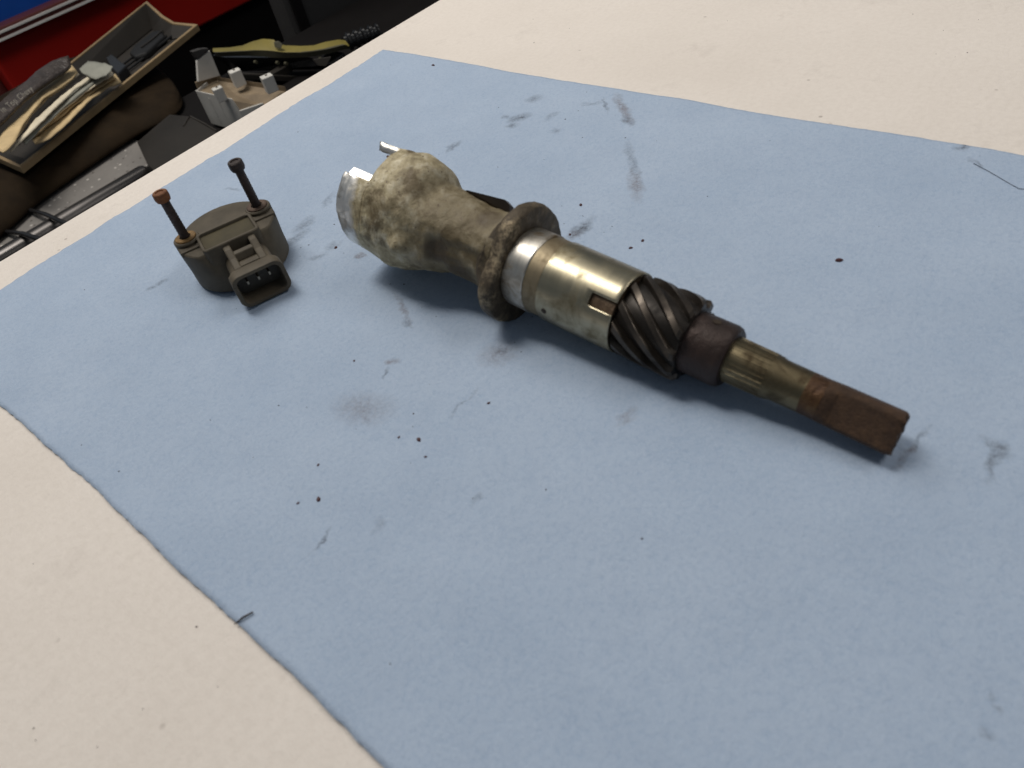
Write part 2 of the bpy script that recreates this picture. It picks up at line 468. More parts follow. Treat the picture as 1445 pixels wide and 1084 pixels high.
def mat_bench():
    t = NT('speckled_grey_laminate')
    c = t.ramp(t.noise(25, 4), [(0.3, (0.17, 0.16, 0.15)), (0.7, (0.22, 0.205, 0.19))])
    v = t.n('ShaderNodeTexVoronoi')
    v.inputs['Scale'].default_value = 130
    t.l(t.co, v.inputs['Vector'])
    hue = t.n('ShaderNodeSeparateColor')
    t.l(v.outputs['Color'], hue.inputs[0])
    dot = t.ramp(v.outputs['Distance'], [(0.16, 1.0), (0.24, 0.0)])
    c = t.mix(t.math('MULTIPLY', dot, t.ramp(hue.outputs[0], [(0.62, 0.0), (0.66, 1.0)])), c, (0.55, 0.52, 0.48))
    c = t.mix(t.math('MULTIPLY', dot, t.ramp(hue.outputs[1], [(0.70, 0.0), (0.74, 1.0)])), c, (0.06, 0.05, 0.045))
    return t.set(c, 0.5, 0)
M['bench'] = mat_bench()
M['floor'] = simple('grey_concrete', (0.10, 0.098, 0.095), 0.8, 0, 0.2, 8, 0.1)

# ------------------------------------------------------------------ the table and the paper towel
TY = 0.384
prof = []
for k in range(9):
    a = R(90 - 90 * k / 8)
    prof.append((TY - 0.007 + 0.007 * math.cos(a), -0.007 + 0.007 * math.sin(a)))
prof = [(-0.75, 0.0)] + prof + [(TY, -0.03), (-0.75, -0.03)]
X0, X1 = -0.6, 1.3
mb = MB()
mb.rings([[Vector((x, y, z)) for (y, z) in prof] for x in (X0, X1)])
tag(mb.build('table_top', M['table'], smooth=25), kind='structure')

mesh = bpy.data.meshes.new('floor')
FZ = -0.95
tag(mesh_obj('floor', [(-6, -4, FZ), (8, -4, FZ), (8, 7, FZ), (-6, 7, FZ)], [(0, 1, 2, 3)], M['floor'], smooth=0), kind='structure')

def towel_z(x, y):
    v = Vector((x * 16, y * 16, 3.1))
    z = 0.0011 * (noise.noise(v) + 0.5)
    z += 0.0007 * noise.noise(Vector((x * 55, y * 34, 9.7)))
    return max(z, 0.0002) + 0.0004

TX0, TX1, TY0, TY1 = 0.0042, 0.2766, -0.10, 0.3575
NX, NY = 150, 250
vs, fs = [], []
for j in range(NY + 1):
    for i in range(NX + 1):
        u, v = i / NX, j / NY
        x = TX0 + (TX1 - TX0) * u
        y = TY0 + (TY1 - TY0) * v
        # torn, slightly wandering edges
        e = 0.0012 * noise.noise(Vector((x * 60, 0, 1.3))) + 0.0008 * noise.noise(Vector((x * 300, 0, 5))) + 0.0005 * noise.noise(Vector((x * 900, 0, 7)))
        y += e * v ** 8 - 0.0045 * (1 - u) * v ** 3
        e = 0.0009 * noise.noise(Vector((0, y * 40, 2.3))) + 0.0003 * noise.noise(Vector((0, y * 400, 2.3)))
        x += e * (u ** 8 - (1 - u) ** 8 * 1.4)
        x += 0.0010 * math.sin((y - 0.05) * 14) * (1 - u) ** 3
        z = towel_z(x, y)
        if i < 6: z += 0.0003 * (1 - i / 6) * (0.6 + noise.noise(Vector((3, y * 25, 1))))
        vs.append((x, y, z))
for j in range(NY):
    for i in range(NX):
        a = j * (NX + 1) + i
        fs.append((a, a + 1, a + NX + 2, a + NX + 1))
tw = mesh_obj('paper_towel', vs, fs, M['towel'], loc=TOWEL_BASE, smooth=180, solid=0.00035, offset=-1)
tag(tw, 'large blue paper shop towel spread over the white table', 'paper towel')

# ------------------------------------------------------------------ drive assembly (axis frame)
def lathe(name, prof, mat, parent, n=64, smooth=35, fn=None, cap=True):
    rings = []
    for (s, r) in prof:
        rings.append([ax(*(fn(s, r, 360 * k / n) if fn else (s, r, 360 * k / n))) for k in range(n)])
    return MB().rings(rings, True, cap).build(name, mat, parent, smooth=smooth)

asm = empty('camshaft_drive', (P0.x, P0.y, 0.0))
tag(asm, 'metal camshaft drive with cast housing, brass-toned sleeve and dark helical gear', 'engine part')

def bumpf(d, w):
    return math.exp(-(d / w) ** 2)

def sstep(a, b, x):
    t = min(1, max(0, (x - a) / (b - a)))
    return t * t * (3 - 2 * t)

def angd(a, b):
    return (a - b + 180) % 360 - 180

def housing_r(s, th):
    # neck (s -16..16), flared cup (s < -16)
    neck = 13.2 + 1.2 * sstep(4, -15, s) + 0.7 * sstep(6, 14, s)
    cup = 18.3 - 0.5 * sstep(-36, -50, s)
    r = neck + (cup - neck) * sstep(-13, -31, s)
    # big rounded casting boss on the upper far side
    up = bumpf(angd(th, -22), 46)
    r += (3.9 * sstep(-15.5, -21, s) * (1 - 0.55 * sstep(-23, -36, s)) + 0.7 * sstep(-24, -32, s) * sstep(-44, -38, s)) * up
    # saddle: neck web climbing on to the cup
    r += 1.7 * bumpf(angd(th, 42), 26) * bumpf(s + 18, 8)
    # small round bosses lower down
    r += 3.9 * bumpf(angd(th, 82), 12) * bumpf(s + 19.5, 3.6)
    r += 1.5 * bumpf(angd(th, 112), 12) * bumpf(s + 27, 4)
    r += 1.9 * bumpf(angd(th, 104), 20) * bumpf(s + 13, 5)
    # flat underside step
    r += 1.2 * bumpf(angd(th, 145), 35) * bumpf(s + 25, 7) - 0.7 * bumpf(angd(th, 140), 40) * bumpf(s + 10, 5)
    v = Vector((s * 0.16, math.cos(R(th)) * 2.2, math.sin(R(th)) * 2.2))
    r += 0.5 * noise.noise(v) + 0.28 * noise.noise(v * 2.7) + 0.10 * noise.noise(v * 7)
    r -= 1.3 * sstep(-9.5, -7.5, s) * sstep(45, 62, angd(th, 0) % 360) * sstep(190, 165, angd(th, 0) % 360)
    return r

def wall_end(th):
    """s of the cup's open end at angle th: a window is cut out of the wall"""
    a = angd(th, 0)
    if -34 < a < 27: return -35.5
    if a <= -34 and a > -62: return -52.5
    return -48.5 - 1.0 * math.sin(R(a * 2))

NTH = 180
ss = [16 - 0.9 * k for k in range(int((16 + 37) / 0.9))]
for part, (sa, sb) in (('housing', (16, -36.5)), ('cup_wall', (-36.5, -54))):
    v, f = [], []
    K = 64 if part == 'housing' else 24
    for k in range(K + 1):
        for i in range(NTH):
            th = 360 * i / NTH
            if part == 'housing':
                s = sa + (sb - sa) * k / K
            else:
                e = min(wall_end(th), -36.5)
                s = sa + (e - sa) * k / K
            v.append(ax(s, housing_r(s, th), th))
    for k in range(K):
        for i in range(NTH):
            th, th2 = 360 * i / NTH, 360 * (i + 1) / NTH
            if part == 'cup_wall':
                if wall_end(th) > -36.6 or wall_end(th2) > -36.6: continue
                if abs(wall_end(th) - wall_end(th2)) > 2: pass
            j = (i + 1) % NTH
            f.append((k * NTH + i, k * NTH + j, (k + 1) * NTH + j, (k + 1) * NTH + i))
    used = sorted({q for fc in f for q in fc})
    mp = {q: n for n, q in enumerate(used)}
    v = [v[q] for q in used]
    f = [tuple(mp[q] for q in fc) for fc in f]
    mesh_obj(part, v, f, M['cast'], asm, smooth=50, solid=0.0031, offset=-1)
mb = MB()
mb.prism([ax(-48.3, 18.2, 31), ax(-48.3, 17.4, 18), ax(-48.3, 15.6, 18), ax(-48.3, 15.6, 31)], D * 0.0125)
mb.build('cut_edge', M['cut'], asm, smooth=0, bevel=0.0003)
lathe('cup_floor', [(-33.0, 0.1), (-33.0, 15.6), (-30, 15.6), (-30, 0.1)], M['cast'], asm)

# flange: rusty clamp collar with crusted edge
def flange_fn(s, r, th):
    v = Vector((math.cos(R(th)) * 3, math.sin(R(th)) * 3, s * 0.3))
    rr = r
    if r > 14:
        rr = r + 0.35 * noise.noise(v) + 0.2 * noise.noise(v * 4)
        rr -= 4.9 * bumpf(angd(th, 48), 35) * sstep(13.5, 18, r)
        rr -= 0.5 * bumpf(angd(th, -130), 50)
    return (s + 0.3 * noise.noise(v * 2.0 + Vector((5, 1, 2))), rr, th)
fl = lathe('flange', [(11.0, 12.5), (13.0, 14.2), (15.0, 16.6), (15.9, 18.6), (17.0, 19.45), (19.4, 19.5), (20.6, 19.0), (21.1, 18.2), (21.2, 14.5), (21.0, 12.0)], M['flange'], asm, n=120, fn=flange_fn)
lathe('journal', [(20.5, 10), (20.6, 12.0), (21.6, 12.75), (29.0, 12.75), (29.3, 12.5), (29.4, 10)], M['journal'], asm, n=96)
lathe('groove', [(29.2, 9), (29.25, 12.35), (34.6, 12.35), (34.7, 9)], M['groove'], asm, n=96)

# sleeve with a slot cut at the gear end and an oil hole's shade painted as a disc
def sleeve():
    n = 120
    st = [34.5, 34.6, 34.9, 36.5, 37.6, 38.7, 40, 43, 46, 48, 50, 52.2, 53.5, 55, 57.5, 59, 60.2, 60.6]
    rr = [11.0, 12.45, 12.7, 12.7, 12.7, 12.7, 12.7, 12.68, 12.66, 12.64, 12.6, 12.6, 12.58, 12.55, 12.5, 12.48, 12.45, 12.2]
    v, f = [], []
    for s, r in zip(st, rr):
        for i in range(n): v.append(ax(s, r, 360 * i / n))
    for k in range(len(st) - 1):
        for i in range(n):
            th = 360 * (i + .5) / n
            if 36 < th < 54 and st[k] >= 52.1: continue
            j = (i + 1) % n
            f.append((k * n + i, k * n + j, (k + 1) * n + j, (k + 1) * n + i))
    return mesh_obj('sleeve', v, f, M['sleeve'], asm, smooth=35, solid=0.0010, offset=-1)
sl = sleeve()
lathe('slot_floor', [(51, 8), (51, 11.55), (60.0, 11.5), (60.0, 8)], M['slot'], asm, n=64)

# helical gear
gr = lathe('helical_gear', [(60.3, 6.2), (60.4, 9.9), (61.2, 10.4), (80.0, 10.4), (80.8, 9.9), (80.9, 6.2)], M['gear'], asm, n=96)
NTEETH = 11
for k in range(NTEETH):
    rings = []
    for q in range(23):
        s = 60.6 + (80.8 - 60.6) * q / 22
        e = min(1.0, (s - 60.3) / 1.2, (81.2 - s) / 1.4)
        top = 10.5 + 1.85 * (0.35 + 0.65 * e)
        th = 360 * k / NTEETH + (s - 60.6) * 3.7
        wv = 0.25 * noise.noise(Vector((k * 3.1, s * 0.2, 0)))
        rings.append([ax(s, r, th + d) for (r, d) in ((10.0, -8.6), (top - 0.15, -5.6 + wv), (top, -4.8), (top, 4.8), (top - 0.15, 5.6 + wv), (10.0, 8.6))])
    MB().rings(rings).build('tooth', M['tooth'], gr, smooth=28)
co = lathe('collar', [(79.5, 6), (79.6, 8.9), (90.6, 8.95), (91.7, 8.6), (92.4, 7.9), (92.5, 5.5)], M['collar'], asm)
def ringpatch(name, s, th, r, rad, mat, par):
    c = ax(s, r, th)
    nrm = (ax(s, r + 1, th) - c).normalized()
    t1 = D.copy()
    t2 = nrm.cross(t1)
    mb = MB()
    mb.rings([[c + nrm * dz + (t1 * math.cos(6.283 * i / 20) + t2 * math.sin(6.283 * i / 20)) * rad for i in range(20)] for dz in (-0.001, 0.00012)])
    return mb.build(name, mat, par, smooth=40)
ringpatch('oil_hole', 38.0, 92, 12.70, 0.0009, M['hole'], sl)  # dark disc on the surface, coloured as the shade in the hole
ringpatch('pin_hole', 86.0, -14, 8.95, 0.0012, M['hole'], co)  # another dark disc, painted for the shade of a pin hole

sh = lathe('shaft', [(92.0, 4), (92.0, 6.35), (104.6, 6.1), (106.0, 5.75), (117.0, 5.58), (117.2, 3)], M['shaft'], asm)
for k in range(26):   # splines rolled into the shaft below the collar
    th = 360 * k / 26
    mb = MB()
    mb.rings([[ax(s, r, th + dt) for (r, dt) in ((6.0, -4.6), (6.47 - (s - 93) * 0.02, -2.0), (6.47 - (s - 93) * 0.02, 2.0), (6.0, 4.6))] for s in (92.6, 98, 103.6)])
    mb.build('spline', M['shaft'], sh, smooth=30)

# rusty tang: round shaft milled flat on two sides
def tang():
    n = 48
    flat_dir = 51.0
    st = [(118.0, 5.56, 9), (120.2, 5.6, 4.7), (121.2, 5.7, 3.9), (124, 5.75, 3.9), (130, 5.8, 3.9), (134.5, 5.85, 3.9), (136.0, 5.7, 3.85), (136.9, 5.2, 3.5), (137.1, 2.2, 1.5)]
    rings = []
    for (s, r, cut) in st:
        ring = []
        for i in range(n):
            th = 360 * i / n
            a = R(th - flat_dir)
            x, y = r * math.cos(a), r * math.sin(a)
            x = max(-cut, min(cut, x))
            y = max(-5.5, min(5.5, y * 1.04))
            rr = math.hypot(x, y)
            t2 = math.degrees(math.atan2(y, x)) + flat_dir
            jag = (0.8 * noise.noise(Vector((x * 0.7, y * 0.7, 4))) + 0.4 * noise.noise(Vector((x * 2, y * 2, 1)))) if s > 133 else 0
            ring.append(ax(s + jag, rr, t2))
        rings.append(ring)
    return MB().rings(rings).build('tang', M['tang'], asm, smooth=35)
tang()
lathe('rust_band', [(113.5, 5.3), (113.6, 5.64), (118.2, 5.60), (118.3, 5.2)], mat_rust('red_rust_band', (0.05, 0.022, 0.010), (0.095, 0.048, 0.02), (0.15, 0.09, 0.042), 0.45, 0.6, 200), asm)

# dark spring clip lying along the far side of the neck
mb = MB()
pts = [(-13, 13.2, -44), (-10.5, 14.9, -40), (5.2, 16.6, -40), (7.6, 15.6, -41), (8.4, 13.0, -42)]
a = [ax(s, r, th) for s, r, th in pts]
b = [ax(s, r - 0.2, th - 9) for s, r, th in pts]
mb.add(a + b, [(0, 1, 2, 3, 4), (9, 8, 7, 6, 5)] + [(i, (i + 1) % 5, 5 + (i + 1) % 5, 5 + i) for i in range(5)])
mb.build('spring_clip', M['clip'], asm, smooth=0)

# ------------------------------------------------------------------ sensor
SCX, SCY = 0.1014, 0.2580
SA = R(-20.5)
U = Vector((math.cos(SA), math.sin(SA), 0))
V = Vector((math.sin(SA), -math.cos(SA), 0))     # towards the connector
SZ0 = 0.0016
def sp(u, v, z):
    return Vector((SCX, SCY, SZ0)) + (U * u + V * v) / 1000 + Vector((0, 0, z / 1000))
sens = empty('camshaft_sensor', (SCX, SCY, 0.0))
tag(sens, 'round dirty brown plastic sensor with a rectangular plug socket', 'sensor')

def clip_ring(r, chord, z, n=72, ear=0.0):
    out = []
    for k in range(n):
        a = 2 * math.pi * k / n
        rr = r + ear * (bumpf(angd(math.degrees(a), 4), 17) + bumpf(angd(math.degrees(a), 176), 17))
        x, y = rr * math.cos(a), rr * math.sin(a)
        out.append((x, min(y, chord), z))
    return [sp(*p) for p in out]
mb = MB()
mb.rings([clip_ring(18.3, 40, 0.0), clip_ring(18.8, 40, 0.5), clip_ring(18.9, 18.6, 3.0), clip_ring(18.9, 17.0, 6.5), clip_ring(18.8, 14.4, 11.5, ear=.4), clip_ring(18.6, 12.6, 15.4, ear=.8), clip_ring(18.5, 12.2, 15.9, ear=.8), clip_ring(18.0, 11.8, 16.3, ear=.8)])
body = mb.build('body', M['plastic'], sens, smooth=38)
# raised rear deck and the bolt ears
def ear(sx):
    mb = MB()
    pts = []
    for k in range(20):
        a = 2 * math.pi * k / 20
        pts.append((sx * 14.6 + 5.0 * math.cos(a), -3.6 + 5.4 * math.sin(a)))
    mb.rings([[sp(x, y, 14.0) for x, y in pts], [sp(x, y, 17.2) for x, y in pts], [sp(sx * 14.6 + (x - sx * 14.6) * .93, -3.6 + (y + 3.6) * .93, 17.6) for x, y in pts]])
    e = mb.build('bolt_ear', M['plastic'], sens, smooth=40)
    # stepped rib in front of the ear
    mb = MB()
    mb.box(sp(sx * 14.2, 4.6, 15.9), 0.0095, 0.0014, 0.0022, Matrix((U, -V, Vector((0, 0, 1)))).transposed())
    mb.build('rib', M['plastic'], sens, smooth=0, bevel=0.0004)
    mb = MB()
    n = 24
    mb.rings([[sp(sx * 14.6 + r * math.cos(6.283 * i / n), -3.6 + r * math.sin(6.283 * i / n), z) for i in range(n)] for (r, z) in ((4.1, 17.0), (4.1, 18.0), (3.8, 18.25), (2.2, 18.25), (2.2, 17.3))], cap=False)
    mb.build('bushing', M['washer'] if sx < 0 else M['washer_dark'], sens, smooth=35)
ear(-1)
ear(1)
# rear deck: flat raised half moon
mb = MB()
def deck(r, front, z):
    out = []
    for k in range(40):
        a = math.pi + math.pi * k / 39
        out.append(sp(r * math.cos(a) * 0.999, min(r * math.sin(a), front), z))
    return out
mb.rings([deck(17.8, 1, 15.8), deck(17.4, 1, 17.0), deck(17.0, .8, 17.2)])
mb.build('rear_deck', M['plastic'], sens, smooth=40)

# rectangular potting well with raised rim
def rrect(cx, cy, hx, hy, r, z, n=6, fn=sp):
    out = []
    for (sx, sy, a0) in ((1, 1, 0), (-1, 1, 90), (-1, -1, 180), (1, -1, 270)):
        for k in range(n + 1):
            a = R(a0 + 90 * k / n)
            out.append(fn(cx + sx * (hx - r) + r * math.cos(a), cy + sy * (hy - r) + r * math.sin(a), z))
    return out
WX, WY = -0.4, 7.0
mb = MB()
mb.rings([rrect(WX, WY, 11.0, 7.4, 1.8, 9.0), rrect(WX, WY, 11.0, 7.4, 1.8, 18.3), rrect(WX, WY, 10.7, 7.1, 1.6, 18.6), rrect(WX, WY, 10.0, 6.4, 1.0, 18.6), rrect(WX, WY, 9.8, 6.2, 1.0, 18.4), rrect(WX, WY, 9.7, 6.1, 1.0, 17.4)], cap=False)
win = mb.build('well_rim', M['plastic'], sens, smooth=40)
mb = MB()
mb.add(rrect(WX, WY, 9.75, 6.15, 1.0, 17.5), [tuple(range(28))])
mb.build('potting', M['plastic_film'], win, smooth=0)

# plug socket
CU = 1.6     # sideways offset of the socket
def cp(x, z, v):    # socket cross-section point at depth v
    return sp(CU + x, v, z)
def sect(hx, z0, z1, r, v, n=6):
    zc, hz = (z0 + z1) / 2, (z1 - z0) / 2
    out = []
    for (sx, sz, a0) in ((1, 1, 0), (-1, 1, 90), (-1, -1, 180), (1, -1, 270)):
        for k in range(n + 1):
            a = R(a0 + 90 * k / n)
            out.append(cp(sx * (hx - r) + r * math.cos(a), zc + sz * (hz - r) + r * math.sin(a), v))
    return out
mb = MB()
mb.rings([sect(8.2, 1.2, 12.6, 2.6, 9), sect(8.4, 1.0, 12.9, 2.8, 25), sect(9.2, 0.3, 13.4, 3.2, 26), sect(9.8, 0.0, 13.8, 3.5, 27), sect(9.9, 0.0, 13.9, 3.5, 31.3), sect(9.7, 0.2, 13.7, 3.4, 31.9),
          sect(8.4, 1.4, 12.5, 2.6, 32.0), sect(8.2, 1.6, 12.3, 2.5, 31.5), sect(8.0, 1.8, 12.1, 2.4, 24.5)], cap=False)
conn = mb.build('plug_socket', M['plastic'], sens, smooth=38)
mb = MB()
mb.add(sect(8.1, 1.7, 12.2, 2.4, 24.6), [tuple(range(28))])
mb.build('socket_floor', M['plastic_in'], conn, smooth=0)
for k in (-1, 0, 1):
    mb = MB()
    mb.box(sp(CU + k * 4.2, 26.5, 8.4), 0.0008, 0.006, 0.0016, Matrix((U, -V, Vector((0, 0, 1)))).transposed())
    mb.build('pin', M['pin'], conn, smooth=0, bevel=0.0002)
BM = Matrix((U, -V, Vector((0, 0, 1)))).transposed()
# latch: two rails and a stepped cross bar above the socket
for sx in (-1, 1):
    mb = MB()
    x_ = sx * 4.9 - 1.4
    mb.prism([cp(x_, 11.5, 13.5), cp(x_, 17.4, 13.6), cp(x_, 17.0, 17.4), cp(x_, 15.0, 21), cp(x_, 13.9, 27), cp(x_, 11.5, 27)], U * 0.0028)
    mb.build('latch_rail', M['plastic'], conn, smooth=0, bevel=0.0005)
mb = MB()
mb.prism([cp(-5.6, 12, 17.5), cp(-5.6, 15.9, 17.5), cp(-5.6, 15.6, 19.6), cp(-5.6, 13.2, 20.6), cp(-5.6, 12, 20.6)], U * 0.0112)
mb.build('latch_bar', M['plastic'], conn, smooth=0, bevel=0.0004)
mb = MB()
mb.box(cp(0, 13.2, 24.5), 0.0075, 0.003, 0.0012, BM)
mb.build('latch_tooth', M['plastic'], conn, smooth=0, bevel=0.0003)
for sx in (-1, 1):
    mb = MB()
    mb.box(cp(sx * 8.9, 6.5, 24), 0.0016, 0.005, 0.006, BM)
    mb.build('side_rib', M['plastic'], conn, smooth=0, bevel=0.0005)

# bolts standing in the ears
def bolt(sx, head_mat, label, dx, dv):
    base = sp(sx * 14.6, -3.6, 0)
    o = empty('bolt', (base.x, base.y, SZ0 + 0.0172))
    tag(o, label, 'bolt', 'bolts standing in the sensor')
    top = base + Vector((dx, dv, 0.0345))
    foot = base + Vector((0, 0, 0.0172))
    mb = MB()
    d = (top - foot)
    pts = [foot + d * (k / 28) for k in range(29)]
    rs = [0.0017 + (0.00010 if k % 2 else -0.00004) * (1 if k < 20 else 0) for k in range(29)]
    mb.tube(pts, rs, 20)
    mb.build('shank', M['bolt_dark'], o, smooth=60)
    t = d.normalized()
    mb = MB()
    n = 24
    a = t.orthogonal().normalized()
    b = t.cross(a)
    rings = []
    for (r, h) in ((0.0018, -0.0010), (0.0025, -0.0007), (0.0028, 0.0001), (0.0029, 0.0010), (0.0028, 0.0026), (0.0025, 0.0029), (0.0016, 0.0029), (0.0014, 0.0025), (0.0001, 0.0025)):
        rings.append([top + t * h + (a * math.cos(6.283 * i / n) + b * math.sin(6.283 * i / n)) * r for i in range(n)])
    mb.rings(rings)
    mb.build('head', head_mat, o, smooth=40)
bolt(-1, M['bolt_rust'], 'slim dark bolt with rusty orange head standing in sensor ear', 0.0002, 0.0004)
bolt(1, M['bolt_dark'], 'slim dark bolt with blackened brown head standing in sensor ear', -0.0002, 0.0)

# ------------------------------------------------------------------ grit and flakes
def tz(x, y): return towel_z(x, y)
def chip(c, a, b, h, ang):
    n = 7
    rings = []
    for (k, z) in ((1.0, -0.3), (1.05, 0.35), (0.6, 1.0)):
        rings.append([c + Vector((math.cos(6.283 * i / n + ang) * a * k * (0.8 + 0.4 * ((i * 37 % 10) / 10)), 0, 0)) * 1.0 for i in range(n)])
        for i in range(n):
            t = 6.283 * i / n
            q = 0.8 + 0.4 * ((i * 37 % 10) / 10)
            x, y = math.cos(t) * a * k * q, math.sin(t) * b * k * q
            rings[-1][i] = c + Vector((x * math.cos(ang) - y * math.sin(ang), x * math.sin(ang) + y * math.cos(ang), z * h))
    return rings
flakes = [(1183, 371, 8), (592, 623, 7), (452, 709, 7), (475, 352, 5), (907, 342, 5), (890, 353, 5), (548, 224, 4), (564, 620, 4), (452, 661, 4), (690, 571, 4.5), (820, 293, 5),
          (805, 336, 4), (423, 714, 4), (602, 648, 4), (502, 514, 3.5), (612, 95, 4)]
for (px, py, sz) in flakes:
    p = at(px, py)
    s = sz * (p - cam.location).length / F * 0.55
    p.z = tz(p.x, p.y)
    mb = MB()
    mb.rings(chip(p, s * 1.15, s * 0.75, s * 0.6, rnd.uniform(0, 6)))
    o = mb.build('rust_flake', M['flake'], None, loc=p, smooth=0)
    tag(o, 'tiny dark reddish flake of rust lying on the blue towel', 'rust flake', 'rust flakes on the towel')
mb = MB()
for k in range(86):
    x, y = rnd.uniform(TX0 + .004, TX1 - .004), rnd.uniform(0.03, TY1 - .012)
    if k < 30:   # more of it near the two parts
        px, py = rnd.choice(((445, 330), (700, 470), (560, 420), (840, 320), (780, 160), (900, 180), (560, 600), (430, 360)))
        p = at(px + rnd.gauss(0, 35), py + rnd.gauss(0, 22))
        x, y = p.x, p.y
    elif k > 66: # and a little on the bare mat
        p = at(rnd.uniform(20, 380), rnd.uniform(700, 1060)) if k < 76 else at(rnd.uniform(700, 1400), rnd.uniform(20, 100))
        x, y = p.x, p.y
    s = rnd.choice((.00011, .00014, .00018, .00024))
    on = TX0 < x < TX1 and y < TY1 - .003
    c = Vector((x, y, tz(x, y) if on else 0.0))
    mb.rings(chip(c, s * rnd.uniform(1, 1.8), s, s * .7, rnd.uniform(0, 6)))
tag(mb.build('grit', M['grit'], None, smooth=0), 'fine dark grit scattered over towel and mat', 'grit', kind='stuff')

# dark splinter caught on the towel's edge, and a stray hair
p = at(334, 884)
p.z = 0.0012
q = at(361, 868)
q.z = 0.0016
mb = MB()
mb.tube([p, (p + q) / 2 + Vector((0, 0, .0004)), q], [0.00012, 0.0003, 0.0002], 8)
tag(mb.build('splinter', M['clip'], None, loc=(p.x, p.y, 0.0005), smooth=50), 'short dark splinter lying across the towel edge on the white mat', 'splinter')
pts = [at(1372, 236), at(1392, 246), at(1412, 258), at(1425, 266), at(1436, 272), at(1452, 274)]
for k in pts: k.z = tz(k.x, k.y) + .0002
mb = MB()
mb.tube(pts, 0.0001, 6)
tag(mb.build('hair', M['hair'], None, loc=(pts[0].x, pts[0].y, 0), smooth=60), 'thin curved dark hair lying on the blue towel', 'hair')

# ------------------------------------------------------------------ background: parts bench behind the table
BZ = -0.20
bench = empty('parts_bench', (0.2, 1.1, FZ))
tag(bench, 'low bench with grey speckled top and dark tubular front rail', 'bench')
mb = MB()
mb.box((-0.10, 1.11, BZ - 0.015), 0.86, 0.46, 0.03)
mb.build('bench_top', M['bench'], bench, smooth=0, bevel=0.002)
for (x, y) in ((-0.45, .92), (-0.45, 1.3), (0.29, .92), (0.29, 1.3)):
    mb = MB()
    mb.box((x, y, (FZ + BZ - 0.03) / 2), .04, .04, BZ - 0.03 - FZ)
    mb.build('leg', M['black'], bench, smooth=0)
mb = MB()
ra, rb = at(-60, 395, BZ), at(207, 240, BZ)
yr = 0.868
mb.tube([(-0.48, yr, BZ - .004), (0.2, yr, BZ - .004), (0.286, yr, BZ - .004), (0.290, yr, BZ - .004)], [.0115, .0115, .0115, .010], 24)
mb.build('rail', M['tube'], bench, smooth=50)
for (a, b, lab_) in (((40, 296), (96, 317), 'thin black cable crossing the dark rail, closer to the rail end'), ((8, 327), (64, 340), 'thin black cable crossing the dark rail, farther from the rail end')):
    p, q = at(*a, BZ + .004), at(*b, BZ + .014)
    mb = MB()
    mid = (p + q) / 2 + Vector((0, 0, .003))
    mb.tube([p + (p - q) * .3, p, mid, q, q + (q - p) * .25 + Vector((0, 0, -.02))], .0026, 8)
    tag(mb.build('cable', M['hose'], None, loc=(p.x, p.y, BZ), smooth=60), lab_, 'cable', 'black cables over the rail')

# low black cabinet carrying the loose trim parts
mb = MB()
mb.box((0.60, 0.84, (FZ + BZ) / 2 + .0015), 0.535, 0.34, BZ - FZ - .003)
tag(mb.build('low_cabinet', M['black'], None, loc=(0.60, 0.84, FZ), smooth=0, bevel=.003), 'low black cabinet under the white bin and olive trim', 'cabinet')

# dark brown dash pad
front = [at(-120, 470, BZ), at(0, 350, BZ), at(47, 300, BZ), at(100, 262, BZ), at(177, 210, BZ), at(205, 192, BZ), at(243, 168, BZ + .005)]
front[0].y = front[1].y - .01
rings = []
N = len(front)
for k, p in enumerate(front):
    q = p.copy()
    e = 1.0 if k < N - 1 else 0.75
    x, y = q.x, q.y
    sec = [(0, 0.0), (-.002, .006), (.008, .018), (.03, .027), (.07, .031), (.16, .033), (.30, .033), (.33, .03), (.335, 0.0)]
    rings.append([Vector((x + dy * 0.25, y + dy * (1 if k < N - 1 else .9), BZ + .0005 + dz * e)) for dy, dz in sec])
e0 = [at(272, 126, BZ + .012), at(276, 96, BZ + .02)]
rings.append([Vector((rings[-1][i].x + .045, rings[-1][i].y + .012 + (0.01 if i < 3 else 0), BZ + .0005 + (rings[-1][i].z - BZ) * .7)) for i in range(9)])
mb = MB()
mb.rings(rings)
dp = mb.build('dash_pad', M['brown'], None, loc=(0.2, 1.0, BZ), smooth=70, subd=2)
tag(dp, 'long dark brown padded vinyl dash panel on the bench', 'dash panel')

# glove box tray
TZ = BZ + .036
gb = empty('glove_box_tray', (0.35, 1.12, TZ))
tag(gb, 'dark open glove box tray with tan rim, half full of papers', 'tray')
L = at(27, 236, TZ + .006); Rb = at(279, 34, TZ + .012); Ru = at(207, 1, TZ + .03); 
n1, n2 = at(246, 31, TZ + .018), at(231, 22, TZ + .026)
LU = at(98, 88, TZ + .026)
LU = Ru + (LU - Ru) * 1.9
LL = L + (L - Rb).normalized() * 0.02 + (LU - L).normalized() * 0.10
outline = [L, Rb, n1, n2, Ru, LU, LL]
cen = sum((p.copy() for p in outline), Vector()) / len(outline)
def inset(p, k, dz):
    d = (cen - p); d.z = 0
    return p + d.normalized() * k + Vector((0, 0, dz))
def offset_poly(pts, d):
    n = len(pts); out = []
    for i in range(n):
        a, b, c = pts[i - 1], pts[i], pts[(i + 1) % n]
        e1 = (b - a); e2 = (c - b); e1.z = e2.z = 0
        e1.normalize(); e2.normalize()
        n1_ = Vector((-e1.y, e1.x, 0)); n2_ = Vector((-e2.y, e2.x, 0))
        m = (n1_ + n2_); m.normalize()
        k = d / max(0.45, m.dot(n1_))
        out.append(b + m * k)
    return out
inn = offset_poly(outline, .0045)
inn2 = offset_poly(outline, .010)
bot = [Vector((p.x, p.y, TZ + .001)) for p in offset_poly(outline, .018)]
